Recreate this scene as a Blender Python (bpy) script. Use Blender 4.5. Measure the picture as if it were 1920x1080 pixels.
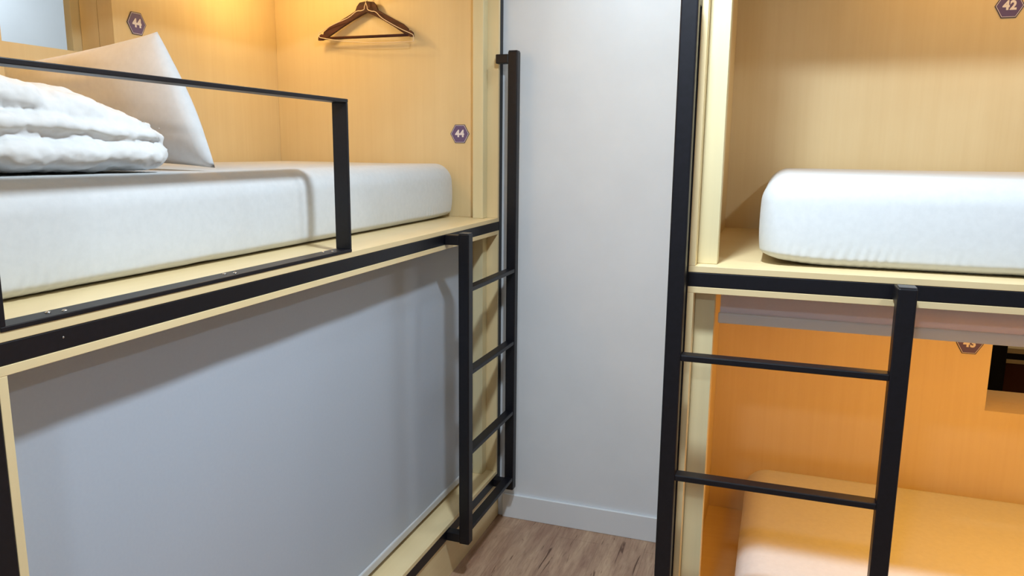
import bpy, bmesh, math, random
from mathutils import Vector, Matrix, noise

for o in list(bpy.data.objects):
    bpy.data.objects.remove(o, do_unlink=True)
scene = bpy.context.scene
C = scene.collection

# ------------------------------------------------------------------ camera
YAW, PITCH, ROLL, FPX, EYE = 0.33349289, -0.17875572, 0.01000122, 1438.87, 1.55
fwd = Vector((-math.sin(YAW)*math.cos(PITCH), math.cos(YAW)*math.cos(PITCH), math.sin(PITCH)))
rt = Vector((math.cos(YAW), math.sin(YAW), 0.0))
up = rt.cross(fwd)
r2 = math.cos(ROLL)*rt + math.sin(ROLL)*up
u2 = -math.sin(ROLL)*rt + math.cos(ROLL)*up
cam_data = bpy.data.cameras.new('camera')
cam = bpy.data.objects.new('camera', cam_data)
C.objects.link(cam)
Mx = Matrix((r2, u2, -fwd)).transposed().to_4x4()
Mx.translation = Vector((0, 0, EYE))
cam.matrix_world = Mx
cam_data.sensor_fit = 'HORIZONTAL'
cam_data.sensor_width = 36.0
cam_data.lens = FPX/1920*36.0
cam_data.clip_start = 0.05
scene.camera = cam

# ------------------------------------------------------------------ colour management, world, room lights, added fills
scene.view_settings.view_transform = 'Standard'
scene.view_settings.look = 'None'
scene.view_settings.gamma = 1.0
scene.view_settings.use_curve_mapping = False
scene.view_settings.exposure = 0.27

world = bpy.data.worlds.new('world')
scene.world = world
world.use_nodes = True
world.node_tree.nodes['Background'].inputs[0].default_value = (0.80, 0.87, 1.0, 1)
world.node_tree.nodes['Background'].inputs[1].default_value = 0.3

def area(name, loc, target, size, power, col, sy=None, shape='DISK'):
    d = bpy.data.lights.new(name, 'AREA')
    d.shape = shape
    d.size = size
    if sy:
        d.size_y = sy
    d.energy = power
    d.color = col
    o = bpy.data.objects.new(name, d)
    C.objects.link(o)
    o.location = loc
    o.rotation_euler = (Vector(target)-Vector(loc)).to_track_quat('-Z', 'Y').to_euler()
    return o

COOL = (0.75, 0.885, 1.0)
area('ceiling_spot_or_fill', (-0.24, 1.30, 2.50), (-0.24, 1.30, 0), 0.13, 29, COOL)
area('ceiling_spot_or_fill', (0.95, 1.28, 2.50), (0.95, 1.28, 0), 0.13, 10, COOL)
area('ceiling_spot_or_fill', (-0.25, -0.60, 2.50), (-0.25, -0.50, 0), 0.20, 14, COOL)  # fill light added behind the camera, not a fixture of the room
area('ceiling_spot_or_fill', (-0.50, 2.55, 2.50), (-0.50, 2.55, 0), 0.13, 3.0, COOL)
# lamps added to light the next aisle, seen only through the back-panel openings
area('ceiling_spot_or_fill', (-2.72, 2.2, 2.50), (-2.72, 2.2, 0), 0.15, 7, COOL)
area('ceiling_spot_or_fill', (1.4, 4.40, 2.50), (1.4, 4.4, 0), 0.15, 5, (1.0, 0.78, 0.48))  # added lamp, warmed so its spill on the sill stays orange
WARM = (1.0, 0.57, 0.19)
def bulb(name, loc, power, col, r=0.04):
    d = bpy.data.lights.new(name, 'POINT'); d.energy = power; d.color = col; d.shadow_soft_size = r
    o = bpy.data.objects.new(name, d); C.objects.link(o); o.location = loc
bulb('capsule_lamp', (-1.78, 2.52, 2.20), 3.3, (1.0, 0.70, 0.30))
bulb('capsule_lamp', (-1.70, 1.15, 2.20), 3.2, (1.0, 0.62, 0.25))
area('capsule_lamp', (0.75, 2.60, 2.24), (0.75, 2.5, 0), 1.0, 2.3, WARM, 0.2, 'RECTANGLE')
area('capsule_lamp', (0.80, 2.18, 1.205), (0.80, 2.22, 0), 1.1, 7.4, (1.0, 0.45, 0.03), 0.25, 'RECTANGLE')

# ------------------------------------------------------------------ materials
def lin(c):
    return tuple((v/255/12.92 if v/255 <= 0.04045 else ((v/255+0.055)/1.055)**2.4) for v in c)

def mat(name, rgb, rough=0.5, metal=0.0, spec=0.5, **kw):
    m = bpy.data.materials.new(name)
    m.use_nodes = True
    b = m.node_tree.nodes['Principled BSDF']
    b.inputs['Base Color'].default_value = (*lin(rgb), 1)
    b.inputs['Roughness'].default_value = rough
    b.inputs['Metallic'].default_value = metal
    b.inputs['Specular IOR Level'].default_value = spec
    for k, v in kw.items():
        b.inputs[k].default_value = v
    return m

def nodes(m):
    nt = m.node_tree
    return nt, nt.nodes, nt.links, nt.nodes['Principled BSDF']

def noise_col(m, c1, c2, scale=(1, 1, 1), nscale=4.0, detail=6, rough=0.6, lo=0.35, hi=0.65, bump=0.0, bdist=0.002, coord='Object', rot=(0, 0, 0)):
    nt, N, Lk, b = nodes(m)
    tc = N.new('ShaderNodeTexCoord')
    mp = N.new('ShaderNodeMapping')
    mp.inputs['Scale'].default_value = scale
    mp.inputs['Rotation'].default_value = rot
    nz = N.new('ShaderNodeTexNoise')
    nz.inputs['Scale'].default_value = nscale
    nz.inputs['Detail'].default_value = detail
    nz.inputs['Roughness'].default_value = rough
    cr = N.new('ShaderNodeValToRGB')
    cr.color_ramp.elements[0].position = lo
    cr.color_ramp.elements[1].position = hi
    cr.color_ramp.elements[0].color = (*lin(c1), 1)
    cr.color_ramp.elements[1].color = (*lin(c2), 1)
    Lk.new(tc.outputs[coord], mp.inputs[0])
    Lk.new(mp.outputs[0], nz.inputs[0])
    Lk.new(nz.outputs[0], cr.inputs[0])
    Lk.new(cr.outputs[0], b.inputs['Base Color'])
    if bump:
        bp = N.new('ShaderNodeBump')
        bp.inputs['Strength'].default_value = bump
        bp.inputs['Distance'].default_value = bdist
        Lk.new(nz.outputs[0], bp.inputs['Height'])
        Lk.new(bp.outputs[0], b.inputs['Normal'])
    return m

# birch board: fine grain stretched along one axis plus soft blotches
def birch(name, axis, c1=(221, 195, 145), c2=(233, 212, 166), rough=0.42):
    m = mat(name, c2, rough)
    nt, N, Lk, b = nodes(m)
    sc = {'x': (1.2, 34, 34), 'y': (34, 1.2, 34), 'z': (34, 34, 1.2)}[axis]
    tc = N.new('ShaderNodeTexCoord')
    mp = N.new('ShaderNodeMapping'); mp.inputs['Scale'].default_value = sc
    nz = N.new('ShaderNodeTexNoise'); nz.inputs['Scale'].default_value = 1.6
    nz.inputs['Detail'].default_value = 5; nz.inputs['Roughness'].default_value = 0.6
    n2 = N.new('ShaderNodeTexNoise'); n2.inputs['Scale'].default_value = 3.2; n2.inputs['Detail'].default_value = 3
    mix = N.new('ShaderNodeMix'); mix.data_type = 'FLOAT'; mix.inputs[0].default_value = 0.6
    cr = N.new('ShaderNodeValToRGB')
    cr.color_ramp.elements[0].position = 0.25; cr.color_ramp.elements[1].position = 0.75
    cr.color_ramp.elements[0].color = (*lin(c1), 1); cr.color_ramp.elements[1].color = (*lin(c2), 1)
    Lk.new(tc.outputs['Object'], mp.inputs[0]); Lk.new(mp.outputs[0], nz.inputs[0])
    Lk.new(tc.outputs['Object'], n2.inputs[0])
    Lk.new(nz.outputs[0], mix.inputs[2]); Lk.new(n2.outputs[0], mix.inputs[3])
    Lk.new(mix.outputs[0], cr.inputs[0]); Lk.new(cr.outputs[0], b.inputs['Base Color'])
    return m

M_WZ = birch('birch_upright', 'z')
M_WX = birch('birch_along_x', 'x')
M_WY = birch('birch_along_y', 'y')
M_EDGE = birch('birch_edge_band', 'z', (214, 199, 155), (224, 211, 170), 0.45)
M_BLACK = noise_col(mat('black_powder_coat', (16, 16, 22), 0.42, spec=0.35), (13, 13, 19), (18, 18, 25), nscale=90, bump=0.05, bdist=0.0005)
M_CAP = mat('dark_grey_end_cap', (70, 72, 76), 0.4)
M_STEEL = mat('screw_steel', (205, 205, 205), 0.2, 1.0)
M_SHEET = noise_col(mat('white_cotton_sheet', (204, 206, 207), 0.85, **{'Sheen Weight': 0.15}), (202, 204, 205), (207, 209, 210), nscale=60, bump=0.0)
M_DUVET = noise_col(mat('white_quilted_cotton', (228, 229, 229), 0.9, **{'Sheen Weight': 0.15}), (216, 217, 217), (223, 224, 224), nscale=38, bump=0.12, bdist=0.002)
M_WALL = noise_col(mat('white_wall_paint', (226, 229, 233), 0.55), (224, 227, 231), (228, 231, 235), nscale=5, bump=0.03, bdist=0.001)
M_BEIGE = mat('beige_wall_paint', (200, 202, 205), 0.6)
M_BASE = mat('baseboard_grey_white', (226, 228, 231), 0.5)
M_CEIL = mat('ceiling_white', (225, 225, 225), 0.8)
M_BLIND = noise_col(mat('grey_blackout_fabric', (218, 232, 248), 0.5), (216, 230, 246), (220, 234, 249), nscale=140, bump=0.08, bdist=0.0006)
M_BAR = mat('white_blind_bar', (226, 226, 226), 0.4)
M_HANGER = noise_col(mat('dark_red_brown_wood', (66, 30, 20), 0.6, spec=0.3), (52, 22, 15), (84, 42, 28), scale=(6, 40, 40), nscale=1.5)
M_WIRE = mat('pale_coated_wire', (228, 205, 176), 0.35)
M_PLUM = mat('plate_plum', (104, 88, 132), 0.4)
M_PLUMD = mat('plate_dark_rim', (74, 62, 84), 0.4)
M_PLATEW = mat('plate_white', (238, 232, 236), 0.4)
M_DARKGLASS = mat('dark_brown_gloss', (92, 48, 26), 0.15)

def translucent(m, rgb, f):
    nt, N, Lk, b = nodes(m)
    tr = N.new('ShaderNodeBsdfTranslucent'); tr.inputs[0].default_value = (*lin(rgb), 1)
    mx = N.new('ShaderNodeMixShader'); mx.inputs[0].default_value = f
    out = N['Material Output']
    Lk.new(b.outputs[0], mx.inputs[1]); Lk.new(tr.outputs[0], mx.inputs[2]); Lk.new(mx.outputs[0], out.inputs[0])
translucent(M_BLIND, (232, 214, 205), .45)
translucent(M_BAR, (235, 235, 235), .30)

def floor_mat():
    m = mat('brown_wood_vinyl', (134, 108, 90), 0.5)
    nt, N, Lk, b = nodes(m)
    tc = N.new('ShaderNodeTexCoord')
    def nz(scale, s, d, r=0.6, dist=0.0):
        mp = N.new('ShaderNodeMapping'); mp.inputs['Scale'].default_value = scale
        n = N.new('ShaderNodeTexNoise'); n.inputs['Scale'].default_value = s
        n.inputs['Detail'].default_value = d; n.inputs['Roughness'].default_value = r
        n.inputs['Distortion'].default_value = dist
        Lk.new(tc.outputs['Object'], mp.inputs[0]); Lk.new(mp.outputs[0], n.inputs[0])
        return n
    def ramp(src, a, bb, ca, cb):
        cr = N.new('ShaderNodeValToRGB')
        cr.color_ramp.elements[0].position = a; cr.color_ramp.elements[1].position = bb
        cr.color_ramp.elements[0].color = (*ca, 1); cr.color_ramp.elements[1].color = (*cb, 1)
        Lk.new(src, cr.inputs[0]); return cr
    def mul(a, bb, f=1.0):
        mx = N.new('ShaderNodeMix'); mx.data_type = 'RGBA'; mx.blend_type = 'MULTIPLY'
        mx.inputs[0].default_value = f
        Lk.new(a, mx.inputs[6]); Lk.new(bb, mx.inputs[7]); return mx.outputs[2]
    base = ramp(nz((9, 1.6, 1), 1.5, 5, 0.6, 0.4).outputs[0], 0.33, 0.66, lin((158, 122, 100)), lin((200, 168, 138)))
    fine = ramp(nz((90, 7, 1), 1.5, 4, 0.7, 0.6).outputs[0], 0.30, 0.55, (0.72, 0.68, 0.65), (1, 1, 1))
    crack = ramp(nz((40, 3.0, 1), 1.3, 3, 0.5, 1.2).outputs[0], 0.30, 0.36, (0.35, 0.28, 0.24), (1, 1, 1))
    knots = ramp(nz((20, 9, 1), 2.0, 3, 0.6, 0).outputs[0], 0.24, 0.30, (0.35, 0.28, 0.24), (1, 1, 1))
    c = mul(base.outputs[0], fine.outputs[0]); c = mul(c, crack.outputs[0]); c = mul(c, knots.outputs[0])
    # plank joints
    br = N.new('ShaderNodeTexBrick')
    mp = N.new('ShaderNodeMapping'); mp.inputs['Rotation'].default_value = (0, 0, math.pi/2); mp.inputs['Location'].default_value = (0.3, 0.06, 0)
    Lk.new(tc.outputs['Object'], mp.inputs[0]); Lk.new(mp.outputs[0], br.inputs[0])
    br.inputs['Scale'].default_value = 1.0; br.inputs['Brick Width'].default_value = 1.2; br.inputs['Row Height'].default_value = 0.18
    br.inputs['Mortar Size'].default_value = 0.0012; br.inputs['Color1'].default_value = (1, 1, 1, 1); br.inputs['Color2'].default_value = (0.92, 0.90, 0.90, 1)
    br.inputs['Mortar'].default_value = (0.7, 0.66, 0.64, 1)
    c = mul(c, br.outputs[0])
    Lk.new(c, b.inputs['Base Color'])
    return m
M_FLOOR = floor_mat()

# ------------------------------------------------------------------ helpers
def tag(o, label=None, cat=None, group=None, kind=None):
    if label: o['label'] = label
    if cat: o['category'] = cat
    if group: o['group'] = group
    if kind: o['kind'] = kind
    return o

def thing(name, loc, label, cat, group=None):
    o = bpy.data.objects.new(name, None)
    C.objects.link(o)
    o.location = loc
    o.empty_display_size = 0.05
    return tag(o, label, cat, group)

def base_of(p):
    v = Vector((0, 0, 0))
    while p is not None:
        v = v + Vector(p.location); p = p.parent
    return v

def obj(name, bm, m, parent=None, smooth=False, bevel=0.0, seg=2):
    """bm is in world coordinates; the object sits at its parent's origin."""
    me = bpy.data.meshes.new(name)
    off = base_of(parent)
    if parent is None:
        # origin at the base of the mesh
        xs = [v.co.x for v in bm.verts]; ys = [v.co.y for v in bm.verts]; zs = [v.co.z for v in bm.verts]
        off = Vector(((min(xs)+max(xs))/2, (min(ys)+max(ys))/2, min(zs)))
    for v in bm.verts:
        v.co -= off
    bmesh.ops.recalc_face_normals(bm, faces=bm.faces)
    bm.to_mesh(me); bm.free()
    me.materials.append(m)
    if smooth:
        for p in me.polygons: p.use_smooth = True
    o = bpy.data.objects.new(name, me)
    C.objects.link(o)
    if parent is not None:
        o.parent = parent
    else:
        o.location = off
    if bevel:
        md = o.modifiers.new('bevel', 'BEVEL'); md.width = bevel; md.segments = seg; md.limit_method = 'ANGLE'
        md.harden_normals = False
    return o

def add_box(bm, a, b):
    x0, x1 = sorted((a[0], b[0])); y0, y1 = sorted((a[1], b[1])); z0, z1 = sorted((a[2], b[2]))
    vs = [bm.verts.new(p) for p in ((x0, y0, z0), (x1, y0, z0), (x1, y1, z0), (x0, y1, z0), (x0, y0, z1), (x1, y0, z1), (x1, y1, z1), (x0, y1, z1))]
    for f in ((0, 3, 2, 1), (4, 5, 6, 7), (0, 1, 5, 4), (1, 2, 6, 5), (2, 3, 7, 6), (3, 0, 4, 7)):
        bm.faces.new([vs[i] for i in f])

def bx(a, b):
    bm = bmesh.new(); add_box(bm, a, b); return bm

def add_tube(bm, pts, r, n=8, closed=False):
    pts = [Vector(p) for p in pts]
    rings = []
    k = len(pts)
    for i, p in enumerate(pts):
        a = pts[(i-1) % k] if (closed or i > 0) else p
        c = pts[(i+1) % k] if (closed or i < k-1) else p
        t = (c-a).normalized()
        ref = Vector((0, 1, 0)) if abs(t.y) < 0.9 else Vector((1, 0, 0))
        s = t.cross(ref).normalized(); w = s.cross(t)
        rings.append([bm.verts.new(p + r*(math.cos(2*math.pi*j/n)*s + math.sin(2*math.pi*j/n)*w)) for j in range(n)])
    for i in range(k if closed else k-1):
        A, B = rings[i], rings[(i+1) % k]
        for j in range(n):
            bm.faces.new((A[j], A[(j+1) % n], B[(j+1) % n], B[j]))
    if not closed:
        bm.faces.new(rings[0][::-1]); bm.faces.new(rings[-1])

def struct(name, bm, m, **kw):
    o = obj(name, bm, m, **kw); o['kind'] = 'structure'; return o

# ------------------------------------------------------------------ room shell
struct('floor', bx((-3.3, -1.6, -0.05), (2.6, 5.4, 0.0)), M_FLOOR)
struct('ceiling', bx((-3.3, -1.6, 2.60), (2.6, 5.4, 2.65)), M_CEIL)
struct('wall_back', bx((-3.10, 2.90, 0), (-0.10, 3.0, 2.60)), M_WALL)
struct('wall_rear', bx((-0.3, 5.20, 0), (2.3, 5.30, 2.60)), M_WALL)
struct('wall_passage', bx((-0.20, 3.0, 0), (-0.10, 5.20, 2.60)), M_WALL)
struct('wall_left', bx((-3.20, -1.6, 0), (-3.10, 3.0, 2.60)), M_WALL)
struct('wall_right', bx((2.10, -1.6, 0), (2.20, 5.20, 2.60)), M_BEIGE)
struct('wall_front', bx((-3.10, -1.6, 0), (2.10, -1.5, 2.60)), M_BEIGE)
bm = bmesh.new()
add_box(bm, (-1.035, 2.888, 0), (-0.24, 2.90, 0.104))
struct('baseboard_back', bm, M_BASE, bevel=0.002)

# ------------------------------------------------------------------ capsule bunks
# local coordinates of a bunk: u along the bed from the ladder end, d inwards from the front, z up
LEN = 2.170
def mapL(u, d, z): return (-1.05-d, 2.90-u, z)
def mapR(u, d, z): return (-0.23+u, 1.845+d, z)
DEPTH = 1.0
ZL0, ZL1 = 0.202, 0.217          # lower deck
ZC0, ZC1 = 1.217, 1.232          # lower ceiling
ZU0, ZU1 = 1.267, 1.282          # upper deck
ZT0, ZT1 = 2.282, 2.297          # roof

def bunk(mp, loc, label, niches, wlen, far_stile):
    t = thing('capsule_bunk_bed', loc, label, 'bunk bed', 'two-storey capsule bunk beds')
    def B(name, m, u0, u1, d0, d1, z0, z1, bev=0.0008):
        return obj(name, bx(mp(u0, d0, z0), mp(u1, d1, z1)), m, t, bevel=bev)
    # boards
    B('lower_deck', wlen, .0352, LEN-.0352, 0.0, DEPTH, ZL0, ZL1)
    B('lower_ceiling', wlen, .0352, LEN-.0352, 0.0, DEPTH, ZC0, ZC1)
    B('upper_deck', wlen, .0352, LEN-.0352, 0.0, DEPTH, ZU0, ZU1)
    B('roof_panel', wlen, .0352, LEN-.0352, 0.0, DEPTH, ZT0, ZT1)
    for z0, z1 in ((ZL1, ZC0), (ZU1, ZT0)):
        for (a, b, s0, s1) in ((.0352, .05, .0502, .097), (LEN-.05, LEN-.0352, LEN-.097, LEN-.0502)):
            B('end_panel', M_WZ, a, b, 0.0, DEPTH-.0002, z0+.0002, z1-.0002)
            if s0 > 1 and not far_stile: continue
            B('stile', M_EDGE, s0, s1, .045, .088, z0+.0002, z1-.0002, .0015)
    B('skirt_board', wlen, 0.002, LEN, .007, .022, 0.0, .160)
    # unseen board in place of the rolled-up upper blind, added to shade the bed
    B('blind_stand_in', wlen, .0502, LEN-.0502, .055, .070, 2.236, 2.2818)
    # back panels, with the wall niche cut out where there is one
    for (z0, z1, nc) in ((ZL0, ZC1, niches[0]), (ZU0, ZT1, niches[1])):
        bm = bmesh.new()
        D0, D1 = DEPTH+.0002, DEPTH+.015
        if nc is None:
            add_box(bm, mp(.0352, D0, z0), mp(LEN-.0352, D1, z1))
        else:
            n0, n1, nz0, nz1, nd = nc
            for a in ((.0352, n0, z0, z1), (n1, LEN-.0352, z0, z1), (n0, n1, z0, nz0), (n0, n1, nz1, z1)):
                add_box(bm, mp(a[0], D0, a[2]), mp(a[1], D1, a[3]))
        bp = obj('back_panel', bm, M_WZ, t)
        if nc is not None:
            bm = bmesh.new(); th = .015; j = DEPTH+nd*.45
            for (q0, q1) in ((D1, j), (j+.0018, DEPTH+nd)):
                add_box(bm, mp(n0-th, q0, nz0-th), mp(n0, q1, nz1+th))
                add_box(bm, mp(n1, q0, nz0-th), mp(n1+th, q1, nz1+th))
                add_box(bm, mp(n0, q0, nz0-th), mp(n1, q1, nz0))
                add_box(bm, mp(n0, q0, nz1), mp(n1, q1, nz1+th))
            add_box(bm, mp(n0-th-.001, j-.004, nz0-th-.001), mp(n0-th, j+.006, nz1+th))
            add_box(bm, mp(n1+th, j-.004, nz0-th-.001), mp(n1+th+.001, j+.006, nz1+th))
            obj('opening_lining', bm, M_WZ, t)
    # black square tube frame
    def F(name, u0, u1, d0, d1, z0, z1):
        return obj(name, bx(mp(u0, d0, z0), mp(u1, d1, z1)), M_BLACK, t, bevel=.002)
    for a in (0.0, LEN-.035):
        F('frame_post', a, a+.035, 0.0, .035, .1602, 2.335)
        F('frame_post', a, a+.035, DEPTH-.02, DEPTH+.0148, 0.0, 2.335)
    F('frame_beam', .0352, LEN-.0352, .0002, .035, .162, .2018)
    F('frame_beam', .0352, LEN-.0352, .0002, .035, 1.2322, 1.2668)
    F('frame_beam', .0352, LEN-.0352, .0002, .035, 2.2972, 2.332)
    return t, F

LB, FL = bunk(mapL, (-1.05, 1.83, 0), 'pale birch capsule bunk along the left, grey blind closing its lower bed', (None, (.901, 1.288, 1.830, 2.15, .135)), M_WY, False)
RB, FR = bunk(mapR, (0.84, 1.845, 0), 'pale birch capsule bunk on the right with its lower bed open', ((.925, 1.25, .704, 1.05, .268), None), M_WX, True)
# small screw head in the left bunk's beam
def screw_bm(p, r=.004, h=.003, axis='z'):
    bm = bmesh.new()
    rings = []
    for k in range(5):
        a = k/4*math.pi/2
        rr, hh = r*math.cos(a), h*math.sin(a)
        if k == 4: break
        ring = []
        for j in range(12):
            c, s = math.cos(j*math.pi/6)*rr, math.sin(j*math.pi/6)*rr
            q = (p[0]+c, p[1]+s, p[2]+hh) if axis == 'z' else (p[0]+hh, p[1]+c, p[2]+s)
            ring.append(bm.verts.new(q))
        rings.append(ring)
    top = bm.verts.new((p[0], p[1], p[2]+h) if axis == 'z' else (p[0]+h, p[1], p[2]))
    for A, B in zip(rings, rings[1:]):
        for j in range(12): bm.faces.new((A[j], A[(j+1) % 12], B[(j+1) % 12], B[j]))
    for j in range(12): bm.faces.new((rings[-1][j], rings[-1][(j+1) % 12], top))
    bm.faces.new(rings[0][::-1])
    return bm
s = obj('screw', screw_bm((-1.0505, .878, 1.252), .002, .001, 'x'), M_STEEL, LB, True)

# pale casing of the opening on the far side of the left back panel
obj('opening_casing', bx((-2.215, 1.966, 1.70), (-2.187, 2.022, 2.20)), M_EDGE, LB, bevel=.001)

# part of another bunk in the next aisle, glimpsed through the lower right opening
nb = thing('neighbouring_bunk', (1.6, 4.6, 0), 'black-framed bunk front glimpsed through the opening in the lower right bed', 'bunk bed')
obj('frame_post', bx((1.06, 4.58, 0), (1.190, 4.62, 1.9)), M_BLACK, nb, bevel=.003)
obj('frame_post', bx((2.02, 4.58, 0), (2.09, 4.62, 1.9)), M_BLACK, nb, bevel=.003)
obj('frame_beam', bx((1.1902, 4.59, .480), (2.0198, 4.62, .5136)), M_BLACK, nb, bevel=.002)
obj('deck_board', bx((1.1902, 4.588, .514), (2.0198, 5.15, .541)), M_WX, nb, bevel=.001)
obj('trim_board', bx((1.1902, 4.588, .459), (2.0198, 4.61, .4798)), M_WX, nb, bevel=.001)
obj('base_panel', bx((1.1902, 4.60, 0), (2.0198, 4.615, .4588)), M_DARKGLASS, nb)

# ------------------------------------------------------------------ ladders
def ladder(mp, loc, label, rung_z, off=0.0):
    t = thing('bunk_ladder', loc, label, 'ladder', 'black steel ladders on the bunks')
    W, T = .038, .038
    D0, D1 = -.088, -.050           # stands off the front of the frame
    a0, b0 = .050+off, .527+off             # outer (tall) rail and inner (short) rail, u of their near edges
    zb = .162
    for (u0, zt) in ((a0, 1.912), (b0, 1.272)):
        r = obj('rail', bx(mp(u0, D0, zb), mp(u0+W, D1, zt)), M_BLACK, t, bevel=.004, seg=3)
        obj('end_cap', bx(mp(u0+.002, D0+.002, zt), mp(u0+W-.002, D1-.002, zt+.003)), M_CAP, r, bevel=.001)
    for z in rung_z:
        obj('rung', bx(mp(a0+W-.001, D0+.002, z-.015), mp(b0+.001, D1-.001, z)), M_BLACK, t, bevel=.0025, seg=2)
    # four brackets to the bunk frame
    for (u0, z0) in ((a0, 1.868), (b0, 1.2335), (a0, .165), (b0, .165)):
        obj('bracket', bx(mp(u0+.0015, D1-.001, z0), mp(u0+W-.0015, -.0002, z0+.034)), M_BLACK, t, bevel=.003)
    return t
RZ = [1.089, .797, .505, .218]
ladder(mapL, mapL(.30, -.07, .162), 'black steel ladder on the left bunk beside the white wall', RZ)
ladder(mapR, mapR(.30, -.07, .162), 'black steel ladder on the right bunk in front of its open lower bed', [1.084, .788, .495, .218], -.051)

# ------------------------------------------------------------------ guard rail on the left upper deck
g = thing('guard_rail', (-1.068, 1.27, ZU1), 'black flat-bar guard rail screwed to the front edge of the upper left bed', 'guard rail')
gx0, gx1 = -1.091, -1.048
gy0, gy1 = .776, 1.745
gt = 1.671
obj('top_bar', bx((gx0, gy0, gt-.009), (gx1, gy1, gt)), M_BLACK, g, bevel=.0015)
obj('post', bx((gx0+.0005, gy1-.009, ZU1+.008), (gx1-.0005, gy1-.0005, gt-.009)), M_BLACK, g, bevel=.001)
obj('post', bx((gx0+.0005, gy0+.0005, ZU1+.008), (gx1-.0005, gy0+.009, gt-.009)), M_BLACK, g, bevel=.001)
bpl = obj('base_plate', bx((gx0, gy0, ZU1), (gx1, gy1, ZU1+.008)), M_BLACK, g, bevel=.0015)
for (sx, sy) in ((-1.075, .875), (-1.063, .895), (-1.075, 1.285), (-1.063, 1.303), (-1.077, 1.655), (-1.063, 1.675)):
    obj('screw', screw_bm((sx, sy, ZU1+.008), .0045, .003), M_STEEL, bpl, True)

# ------------------------------------------------------------------ roller blinds
def blind(mp, loc, z_bar, label, far, zt=ZC0):
    t = thing('roller_blind', loc, label, 'roller blind', 'grey roller blinds of the lower beds')
    # fabric as a thin gently waving sheet
    bm = bmesh.new()
    u0, u1 = .108, LEN-far
    nu, nzz = 90, 40
    def wav(u, z):
        f = (zt-z)/(1.0)
        return .0012*math.sin(u*6.0+1.0)*min(1, f*2) + .0008*math.sin(u*17+z*3)
    for side in (0, 1):
        g_ = [[bm.verts.new(mp(u0+(u1-u0)*i/nu, .088+.0012*side+wav(u0+(u1-u0)*i/nu, z_bar+.02+(zt-z_bar-.02)*j/nzz), z_bar+.02+(zt-.0005-z_bar-.02)*j/nzz)) for j in range(nzz+1)] for i in range(nu+1)]
        for i in range(nu):
            for j in range(nzz):
                bm.faces.new((g_[i][j], g_[i+1][j], g_[i+1][j+1], g_[i][j+1]))
    obj('fabric', bm, M_BLIND, t, True)
    b = obj('bottom_bar', bx(mp(u0-.004, .082, z_bar), mp(u1+.004, .095, z_bar+.027)), M_BAR, t, bevel=.004, seg=3)
    return t
blind(mapL, mapL(1.07, .088, .237), .237, 'grey roller blind pulled down over the lower left bed', .062)
blind(mapR, mapR(1.07, .088, 1.130), 1.130, 'rolled-up grey blind with white bar above the lower right bed', .108)

# ------------------------------------------------------------------ mattresses
def rounded(h, r, nseg=(40, 20, 8), arc=7):
    """unit-sheet box: half sizes h, radii r per axis"""
    def coords(hh, rr, n):
        a = [-hh + rr*(1-math.tan(math.pi/4*(1-k/arc))) for k in range(arc)]
        mid = [(-hh+rr) + (2*(hh-rr))*k/n for k in range(n+1)]
        return a + mid + [-v for v in reversed(a)]
    cs = [coords(h[i], r[i], nseg[i]) for i in range(3)]
    bm = bmesh.new(); cache = {}
    def V(i, j, k):
        key = (i, j, k)
        if key not in cache:
            q = Vector((cs[0][i], cs[1][j], cs[2][k]))
            c = Vector([max(-(h[a]-r[a]), min(h[a]-r[a], q[a])) for a in range(3)])
            d = Vector([(q[a]-c[a])/r[a] for a in range(3)])
            L = d.length
            if L > 0: d /= L
            cache[key] = bm.verts.new(Vector([c[a]+d[a]*r[a] for a in range(3)]))
        return cache[key]
    n = [len(c)-1 for c in cs]
    for i in range(n[0]):
        for j in range(n[1]):
            for k in (0, n[2]):
                bm.faces.new((V(i, j, k), V(i+1, j, k), V(i+1, j+1, k), V(i, j+1, k)))
    for i in range(n[0]):
        for k in range(n[2]):
            for j in (0, n[1]):
                bm.faces.new((V(i, j, k), V(i+1, j, k), V(i+1, j, k+1), V(i, j, k+1)))
    for j in range(n[1]):
        for k in range(n[2]):
            for i in (0, n[0]):
                bm.faces.new((V(i, j, k), V(i, j+1, k), V(i, j+1, k+1), V(i, j, k+1)))
    return bm

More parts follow.
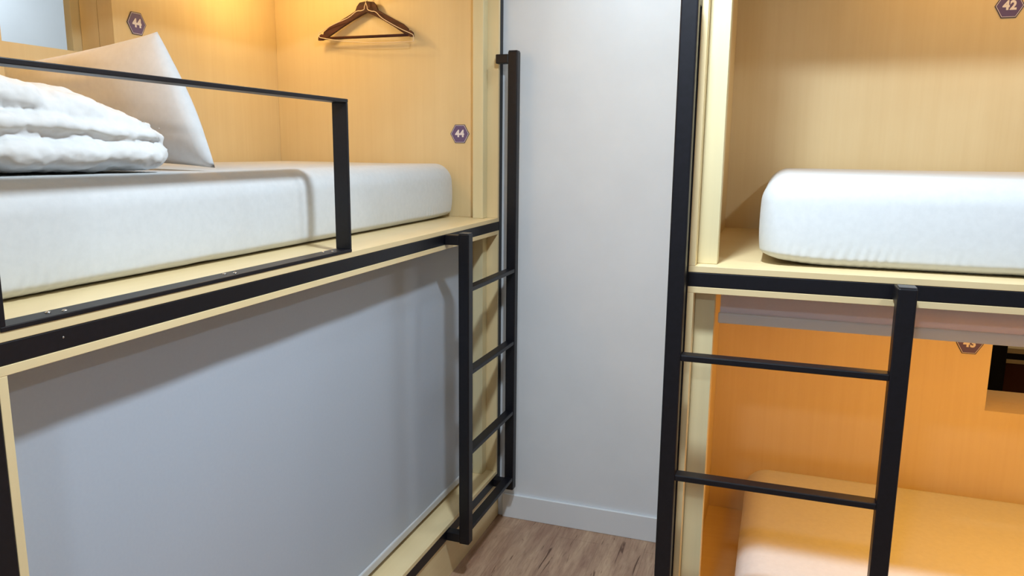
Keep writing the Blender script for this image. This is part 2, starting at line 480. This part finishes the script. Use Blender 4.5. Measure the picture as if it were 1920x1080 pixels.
def mattress(mp, u0, u1, d0, d1, z0, z1, label, seed=0, rv=.07, ends=(1, 1), front_sag=.0, lift=.0, lean=0.0):
    hu, hd, hz = (u1-u0)/2, (d1-d0)/2, (z1-z0)/2
    bm = rounded((hu, hd, hz), (rv, rv, .055), (480, 40, 30), 9)
    cu, cd, cz = (u0+u1)/2, (d0+d1)/2, (z0+z1)/2
    for v in bm.verts:
        u, d, z = v.co.x, v.co.y, v.co.z
        hgt = (z+hz)/(2*hz)
        hgt = hgt*.5 if hgt < .25 else .125+(hgt-.25)*(.875/.75)
        z = -hz+hgt*2*hz
        # soft unevenness of the cover
        n = noise.noise(Vector((u*2.2+seed, d*3, z*5)))*.002
        # front face, blended into the top
        fr = max(0.0, min(1.0, (-d-(hd-.28))/(.28-rv)))
        fr = fr*fr*(3-2*fr)
        if fr > 0:
            w = max(0, 1-hgt/(.30+.14*noise.noise(Vector((u*8, seed, 2)))))*(.55+.9*noise.noise(Vector((u*11, seed, 6))))                      # gathers of the elastic hem
            edge = min(u+hu, hu-u)
            m = math.exp(-((edge-.20)/.15)**2) + .22*(0.5+0.5*noise.noise(Vector((u*3+seed, 4, 0))))
            ph = u*270 + 9*noise.noise(Vector((u*9, seed, z*3))) + z*60*(1 if u > 0 else -1)
            d += fr*((math.sin(ph)*.0028*m*w) + n - .006*math.sin(math.pi*hgt) + lean*hgt + front_sag*math.sin(math.pi*(u+hu)/(2*hu))*(1-hgt))
        # tucked-under bottom edge
        if hgt < .3:
            e = min(u+hu, hu-u)
            z += lift*math.exp(-(e/.09)**2)*(1-hgt/.3)
            z += (.3-hgt)/.3*.003*max(0, noise.noise(Vector((u*9, seed, 1))))*(1 if d < -hd+rv else 0)
            d += .004*(1-hgt/.3)**2*(1 if d < 0 else -1)
        # side faces
        if abs(u) > hu-rv:
            u += math.copysign(.006*math.sin(math.pi*hgt), u) + n
        if hgt > .9:
            z += noise.noise(Vector((u*1.6+seed, d*2, 0)))*.003
        v.co = Vector(mp(cu+u, cd+d, cz+z))
    zmin = min(v.co.z for v in bm.verts)
    for v in bm.verts: v.co.z += max(0, z0-zmin) if zmin < z0 else 0
    o = obj('mattress', bm, M_SHEET, None, True)
    tag(o, label, 'mattress', 'white sheeted mattresses in the capsules')
    return o
mattress(mapL, .062, 2.11, .178, .985, ZU1, 1.493, 'white sheeted mattress on the upper left bed, under the pillow and duvet', 1.0, .06, front_sag=-.006, lift=.003)
mattress(mapR, .192, 2.05, .072, .985, ZU1, 1.497, 'white sheeted mattress alone on the upper right bed', 5.0, .06, lift=.013, lean=.035)
mattress(mapR, .185, 2.05, .082, .985, ZL1, .421, 'mattress on the lower right bed, half in warm orange light', 9.0, .075, lift=.006)

# ------------------------------------------------------------------ pillow
def pillow():
    BR = Vector((-1.264, 1.500, 1.500)); TR = Vector((-1.415, 1.508, 1.815))
    TL = Vector((-2.005, 1.575, 1.758)); BL = Vector((-2.005, 1.660, 1.500))
    bm = bmesh.new(); N = 48; grids = []
    for side in (1, -1):
        G = []
        for i in range(N+1):
            row = []
            for j in range(N+1):
                a, b = i/N, j/N
                # concave outline between the four corners
                s, t = 2*a-1, 2*b-1
                s2 = s*(1+.045*(1-t*t)**1.0*abs(s)**2)
                t2 = t*(1-.07*(1-s*s)**1.0*abs(t)**2)
                aa, bb = (s2+1)/2, (t2+1)/2
                P = (BL*(1-aa)+BR*aa)*(1-bb) + (TL*(1-aa)+TR*aa)*bb
                th = .078*((1-s**2)**.46)*((1-t**2)**.45)
                nrm = Vector((.12, -1, .12)).normalized()
                wob = .004*noise.noise(Vector((a*5, b*5, side))) + .006*noise.noise(Vector((a*2.3, b*9, side*3)))*(1-abs(s))
                # creases running in from the right seam near the bottom
                cr = .005*math.exp(-((b-.24-.10*(1-a))/.035)**2)*max(0, a-.55)*2*(1-s*s)**.3
                P = P + nrm*side*(th + (wob - cr)*(th/.075+.15))
                row.append(bm.verts.new(P) if (side == 1 or (0 < i < N and 0 < j < N)) else grids[0][i][j])
            G.append(row)
        grids.append(G)
        for i in range(N):
            for j in range(N):
                f = (G[i][j], G[i+1][j], G[i+1][j+1], G[i][j+1])
                bm.faces.new(f if side == 1 else f[::-1])
    o = obj('pillow', bm, M_SHEET, None, True)
    tag(o, 'plump white pillow propped upright behind the folded duvet', 'pillow')
pillow()

# ------------------------------------------------------------------ folded duvet
def duvet():
    bm = bmesh.new()
    # folded layers: (x0, x1, y0, y1, z0, z1, droop of the top towards the far nose)
    layers = [(-1.95, -1.262, .72, 1.405, 1.498, 1.580, .012), (-1.93, -1.266, .72, 1.400, 1.560, 1.624, .034), (-1.90, -1.285, .72, 1.386, 1.600, 1.694, .090), (-1.86, -1.285, 1.30, 1.392, 1.515, 1.610, .010)]
    for li, (x0, x1, y0, y1, z0, z1, dr) in enumerate(layers):
        h = ((x1-x0)/2, (y1-y0)/2, (z1-z0)/2)
        rb = rounded(h, (min(.09, h[0]*.9), .10, h[2]*.98), (44, 44, 2), 10)
        c = Vector(((x0+x1)/2, (y0+y1)/2, (z0+z1)/2))
        for v in rb.verts:
            p = v.co
            k = max(0, (p.y+h[1])/(2*h[1]))
            p2 = p + c
            p2.z -= dr*k**2.2*(1 if p.z > -h[2]*.2 else .4)
            nn = noise.noise(p2*9+Vector((li*3, 0, 0)))*.010 + noise.noise(p2*22)*.005 + noise.noise(Vector((p2.x*6, p2.y*3, li*7)))*.006
            # quilt puckers
            q = abs(math.sin(p2.y*26+li*1.3))*abs(math.sin(p2.x*26))
            nn += .006*q-.003
            nr = Vector((p.x/h[0]**1, p.y/h[1], p.z/h[2]*1.5)).normalized()
            p2 += nr*nn*(1.0 if p.z > -h[2]*.9 or li else .2)
            v.co = p2
        me = bpy.data.meshes.new('t'); rb.to_mesh(me); rb.free(); bm.from_mesh(me); bpy.data.meshes.remove(me)
    for v in bm.verts: v.co.z = max(v.co.z, 1.4985)
    o = obj('folded_duvet', bm, M_DUVET, None, True)
    r = o.modifiers.new('remesh', 'REMESH'); r.mode = 'VOXEL'; r.voxel_size = .005; r.use_smooth_shade = True
    s_ = o.modifiers.new('smooth', 'SMOOTH'); s_.factor = .5; s_.iterations = 8
    tx = bpy.data.textures.new('puff', 'CLOUDS'); tx.noise_scale = .045; tx.noise_depth = 2
    d = o.modifiers.new('puff', 'DISPLACE'); d.texture = tx; d.strength = .011; d.mid_level = .5
    tx2 = bpy.data.textures.new('wrinkle', 'CLOUDS'); tx2.noise_scale = .022; tx2.noise_depth = 1
    d2 = o.modifiers.new('wrinkle', 'DISPLACE'); d2.texture = tx2; d2.strength = .006; d2.mid_level = .5
    tag(o, 'white quilted duvet folded in layers in front of the pillow', 'duvet')
duvet()

# ------------------------------------------------------------------ number plates
def text_mesh(body, size):
    cu = bpy.data.curves.new('t', 'FONT'); cu.body = body; cu.size = size; cu.align_x = 'CENTER'; cu.align_y = 'CENTER'
    cu.offset = size*.045; cu.extrude = .0004; cu.space_character = 1.08
    o = bpy.data.objects.new('t', cu); C.objects.link(o)
    dg = bpy.context.evaluated_depsgraph_get()
    me = bpy.data.meshes.new_from_object(o.evaluated_get(dg))
    bpy.data.objects.remove(o, do_unlink=True)
    return me

def plate(num, pos, right, nrm, label, cat='number plate'):
    """pos: centre on the wall; right: reading direction; nrm: out of the wall"""
    t = thing('number_plate', pos, label, cat, 'purple hexagonal bunk number plates')
    R_, N_, U_ = Vector(right), Vector(nrm), Vector((0, 0, 1))
    P0 = Vector(pos)
    def hexa(name, r, n0, n1, m):
        bm = bmesh.new()
        a = [P0 + R_*r*math.cos(k*math.pi/3) + U_*r*math.sin(k*math.pi/3)*1.02 for k in range(6)]
        lo = [bm.verts.new(p+N_*n0) for p in a]; hi = [bm.verts.new(p+N_*n1) for p in a]
        bm.faces.new(lo); bm.faces.new(hi)
        for k in range(6): bm.faces.new((lo[k], lo[(k+1) % 6], hi[(k+1) % 6], hi[k]))
        return obj(name, bm, m, t)
    hexa('plate_rim', .0405, 0.0002, .0020, M_PLUMD)
    hexa('white_line', .0375, .0019, .0023, M_PLATEW)
    hexa('plate_face', .0358, .0022, .0027, M_PLUM)
    me = text_mesh(num, .036)
    bm = bmesh.new(); bm.from_mesh(me)
    for v in bm.verts:
        v.co = P0 + R_*v.co.x*.98 + U_*v.co.y*1.02 + N_*(.0032+v.co.z)
    o = obj('number', bm, M_PLATEW, t)
    return t
plate('44', (-2.05, 2.095, 1.947), (0, 1, 0), (1, 0, 0), 'hexagonal 44 plate on the back panel above the pillow')
plate('44', (-1.211, 2.85, 1.608), (1, 0, 0), (0, -1, 0), 'hexagonal 44 plate on the end panel beneath the hangers')
plate('42', (.627, 2.845, 2.000), (1, 0, 0), (0, -1, 0), 'hexagonal 42 plate high in the upper right bed')
plate('43', (.628, 2.845, .930), (1, 0, 0), (0, -1, 0), 'hexagonal 43 plate in the lower right bed, partly behind the blind bar')

# ------------------------------------------------------------------ coat hangers on a hook
hk = thing('wall_hook', (-1.592, 2.85, 2.20), 'small metal hook on the end panel carrying two hangers', 'hook')
bm = bmesh.new(); add_tube(bm, [(-1.592, 2.85, 2.205), (-1.592, 2.815, 2.203), (-1.592, 2.800, 2.206), (-1.592, 2.795, 2.215)], .004, 10)
obj('hook_arm', bm, M_STEEL, hk, True)

def catmull(pts, n=8):
    pts = [Vector(p) for p in pts]; out = []
    P = [pts[0]] + pts + [pts[-1]]
    for i in range(1, len(P)-2):
        for k in range(n):
            t_ = k/n; a, b, c, d = P[i-1], P[i], P[i+1], P[i+2]
            out.append(.5*((2*b)+(-a+c)*t_+(2*a-5*b+4*c-d)*t_*t_+(-a+3*b-3*c+d)*t_**3))
    out.append(pts[-1]); return out

def hook_pts(x, y, z):
    # question-mark hook over the arm
    return catmull([(x, y, z), (x, y, z+.045), (x+.016, y, z+.062), (x+.019, y, z+.083), (x, y, z+.100), (x-.017, y, z+.088), (x-.020, y, z+.076)], 6)

def wooden_hanger():
    cx, cy, cz = -1.598, 2.824, 2.100
    t = thing('wooden_hanger', (cx, cy, cz), 'dark brown wooden coat hanger with a trouser bar', 'coat hanger')
    up_ = [(-.213, -.118), (-.211, -.108), (-.200, -.099), (-.191, -.101), (-.188, -.091), (-.165, -.073), (-.120, -.051), (-.075, -.028), (-.050, -.014), (-.042, .004), (-.030, .017), (0, .021),
           (.030, .017), (.042, .004), (.050, -.014), (.075, -.028), (.120, -.051), (.165, -.073), (.188, -.091), (.191, -.101), (.200, -.099), (.211, -.108), (.213, -.118)]
    lo_ = [(.213, -.124), (.196, -.123), (.180, -.116), (.120, -.080), (.060, -.047), (0, -.021), (-.060, -.047), (-.120, -.080), (-.180, -.116), (-.196, -.123), (-.213, -.124)]
    out = [(a, b) for a, b in up_] + [(a, b) for a, b in lo_]
    bm = bmesh.new()
    def yb(x): return -.020*(abs(x)/.21)**2
    F_ = [bm.verts.new((cx+a, cy-.006+yb(a), cz+b)) for a, b in out]
    K_ = [bm.verts.new((cx+a, cy+.006+yb(a), cz+b)) for a, b in out]
    nup = len(up_); n = len(out)
    # strips between the upper and the lower outline
    def strip(V):
        upv = V[:nup]; lov = list(reversed(V[nup:]))
        i = j = 0
        while i < len(upv)-1 or j < len(lov)-1:
            if j >= len(lov)-1 or (i < len(upv)-1 and upv[i+1].co.x <= lov[j+1].co.x+1e-6):
                bm.faces.new((upv[i], upv[i+1], lov[j])); i += 1
            else:
                bm.faces.new((upv[i], lov[j+1], lov[j])); j += 1
    strip(F_); strip(K_)
    for k in range(n):
        bm.faces.new((F_[k], F_[(k+1) % n], K_[(k+1) % n], K_[k]))
    obj('yoke', bm, M_HANGER, t, bevel=.002)
    bm = bmesh.new(); add_tube(bm, [(cx-.190, cy-.018, cz-.116), (cx+.190, cy-.018, cz-.116)], .0055, 12)
    obj('trouser_bar', bm, M_HANGER, t, True)
    bm = bmesh.new(); add_tube(bm, hook_pts(cx, cy, cz+.019), .0018, 8)
    obj('hook', bm, M_STEEL, t, True)
wooden_hanger()
def wire_hanger():
    cx, cy, cz = -1.590, 2.799, 2.100
    t = thing('wire_hanger', (cx, cy, cz), 'thin pale wire coat hanger hanging in front of the wooden one', 'coat hanger')
    bm = bmesh.new()
    loop = catmull([(cx, cy, cz+.012), (cx+.006, cy, cz-.004), (cx+.008, cy, cz-.014), (cx+.022, cy, cz-.021), (cx+.044, cy, cz-.026), (cx+.075, cy-.001, cz-.052), (cx+.150, cy-.002, cz-.092), (cx+.200, cy-.003, cz-.114), (cx+.207, cy-.003, cz-.122), (cx+.207, cy-.003, cz-.137), (cx+.198, cy-.003, cz-.142),
                    (cx+.10, cy-.003, cz-.142), (cx, cy-.002, cz-.139), (cx-.11, cy-.002, cz-.130), (cx-.195, cy-.003, cz-.116), (cx-.212, cy-.003, cz-.112), (cx-.216, cy-.003, cz-.102), (cx-.208, cy-.003, cz-.092), (cx-.150, cy-.002, cz-.066), (cx-.080, cy-.001, cz-.042), (cx-.044, cy, cz-.020), (cx-.022, cy, cz-.018), (cx-.008, cy, cz-.013), (cx-.006, cy, cz-.004), (cx, cy, cz+.011)], 5)
    add_tube(bm, loop, .0016, 8)
    obj('frame', bm, M_WIRE, t, True)
    bm = bmesh.new(); add_tube(bm, hook_pts(cx, cy, cz+.010), .0016, 8)
    obj('hook', bm, M_WIRE, t, True)
wire_hanger()
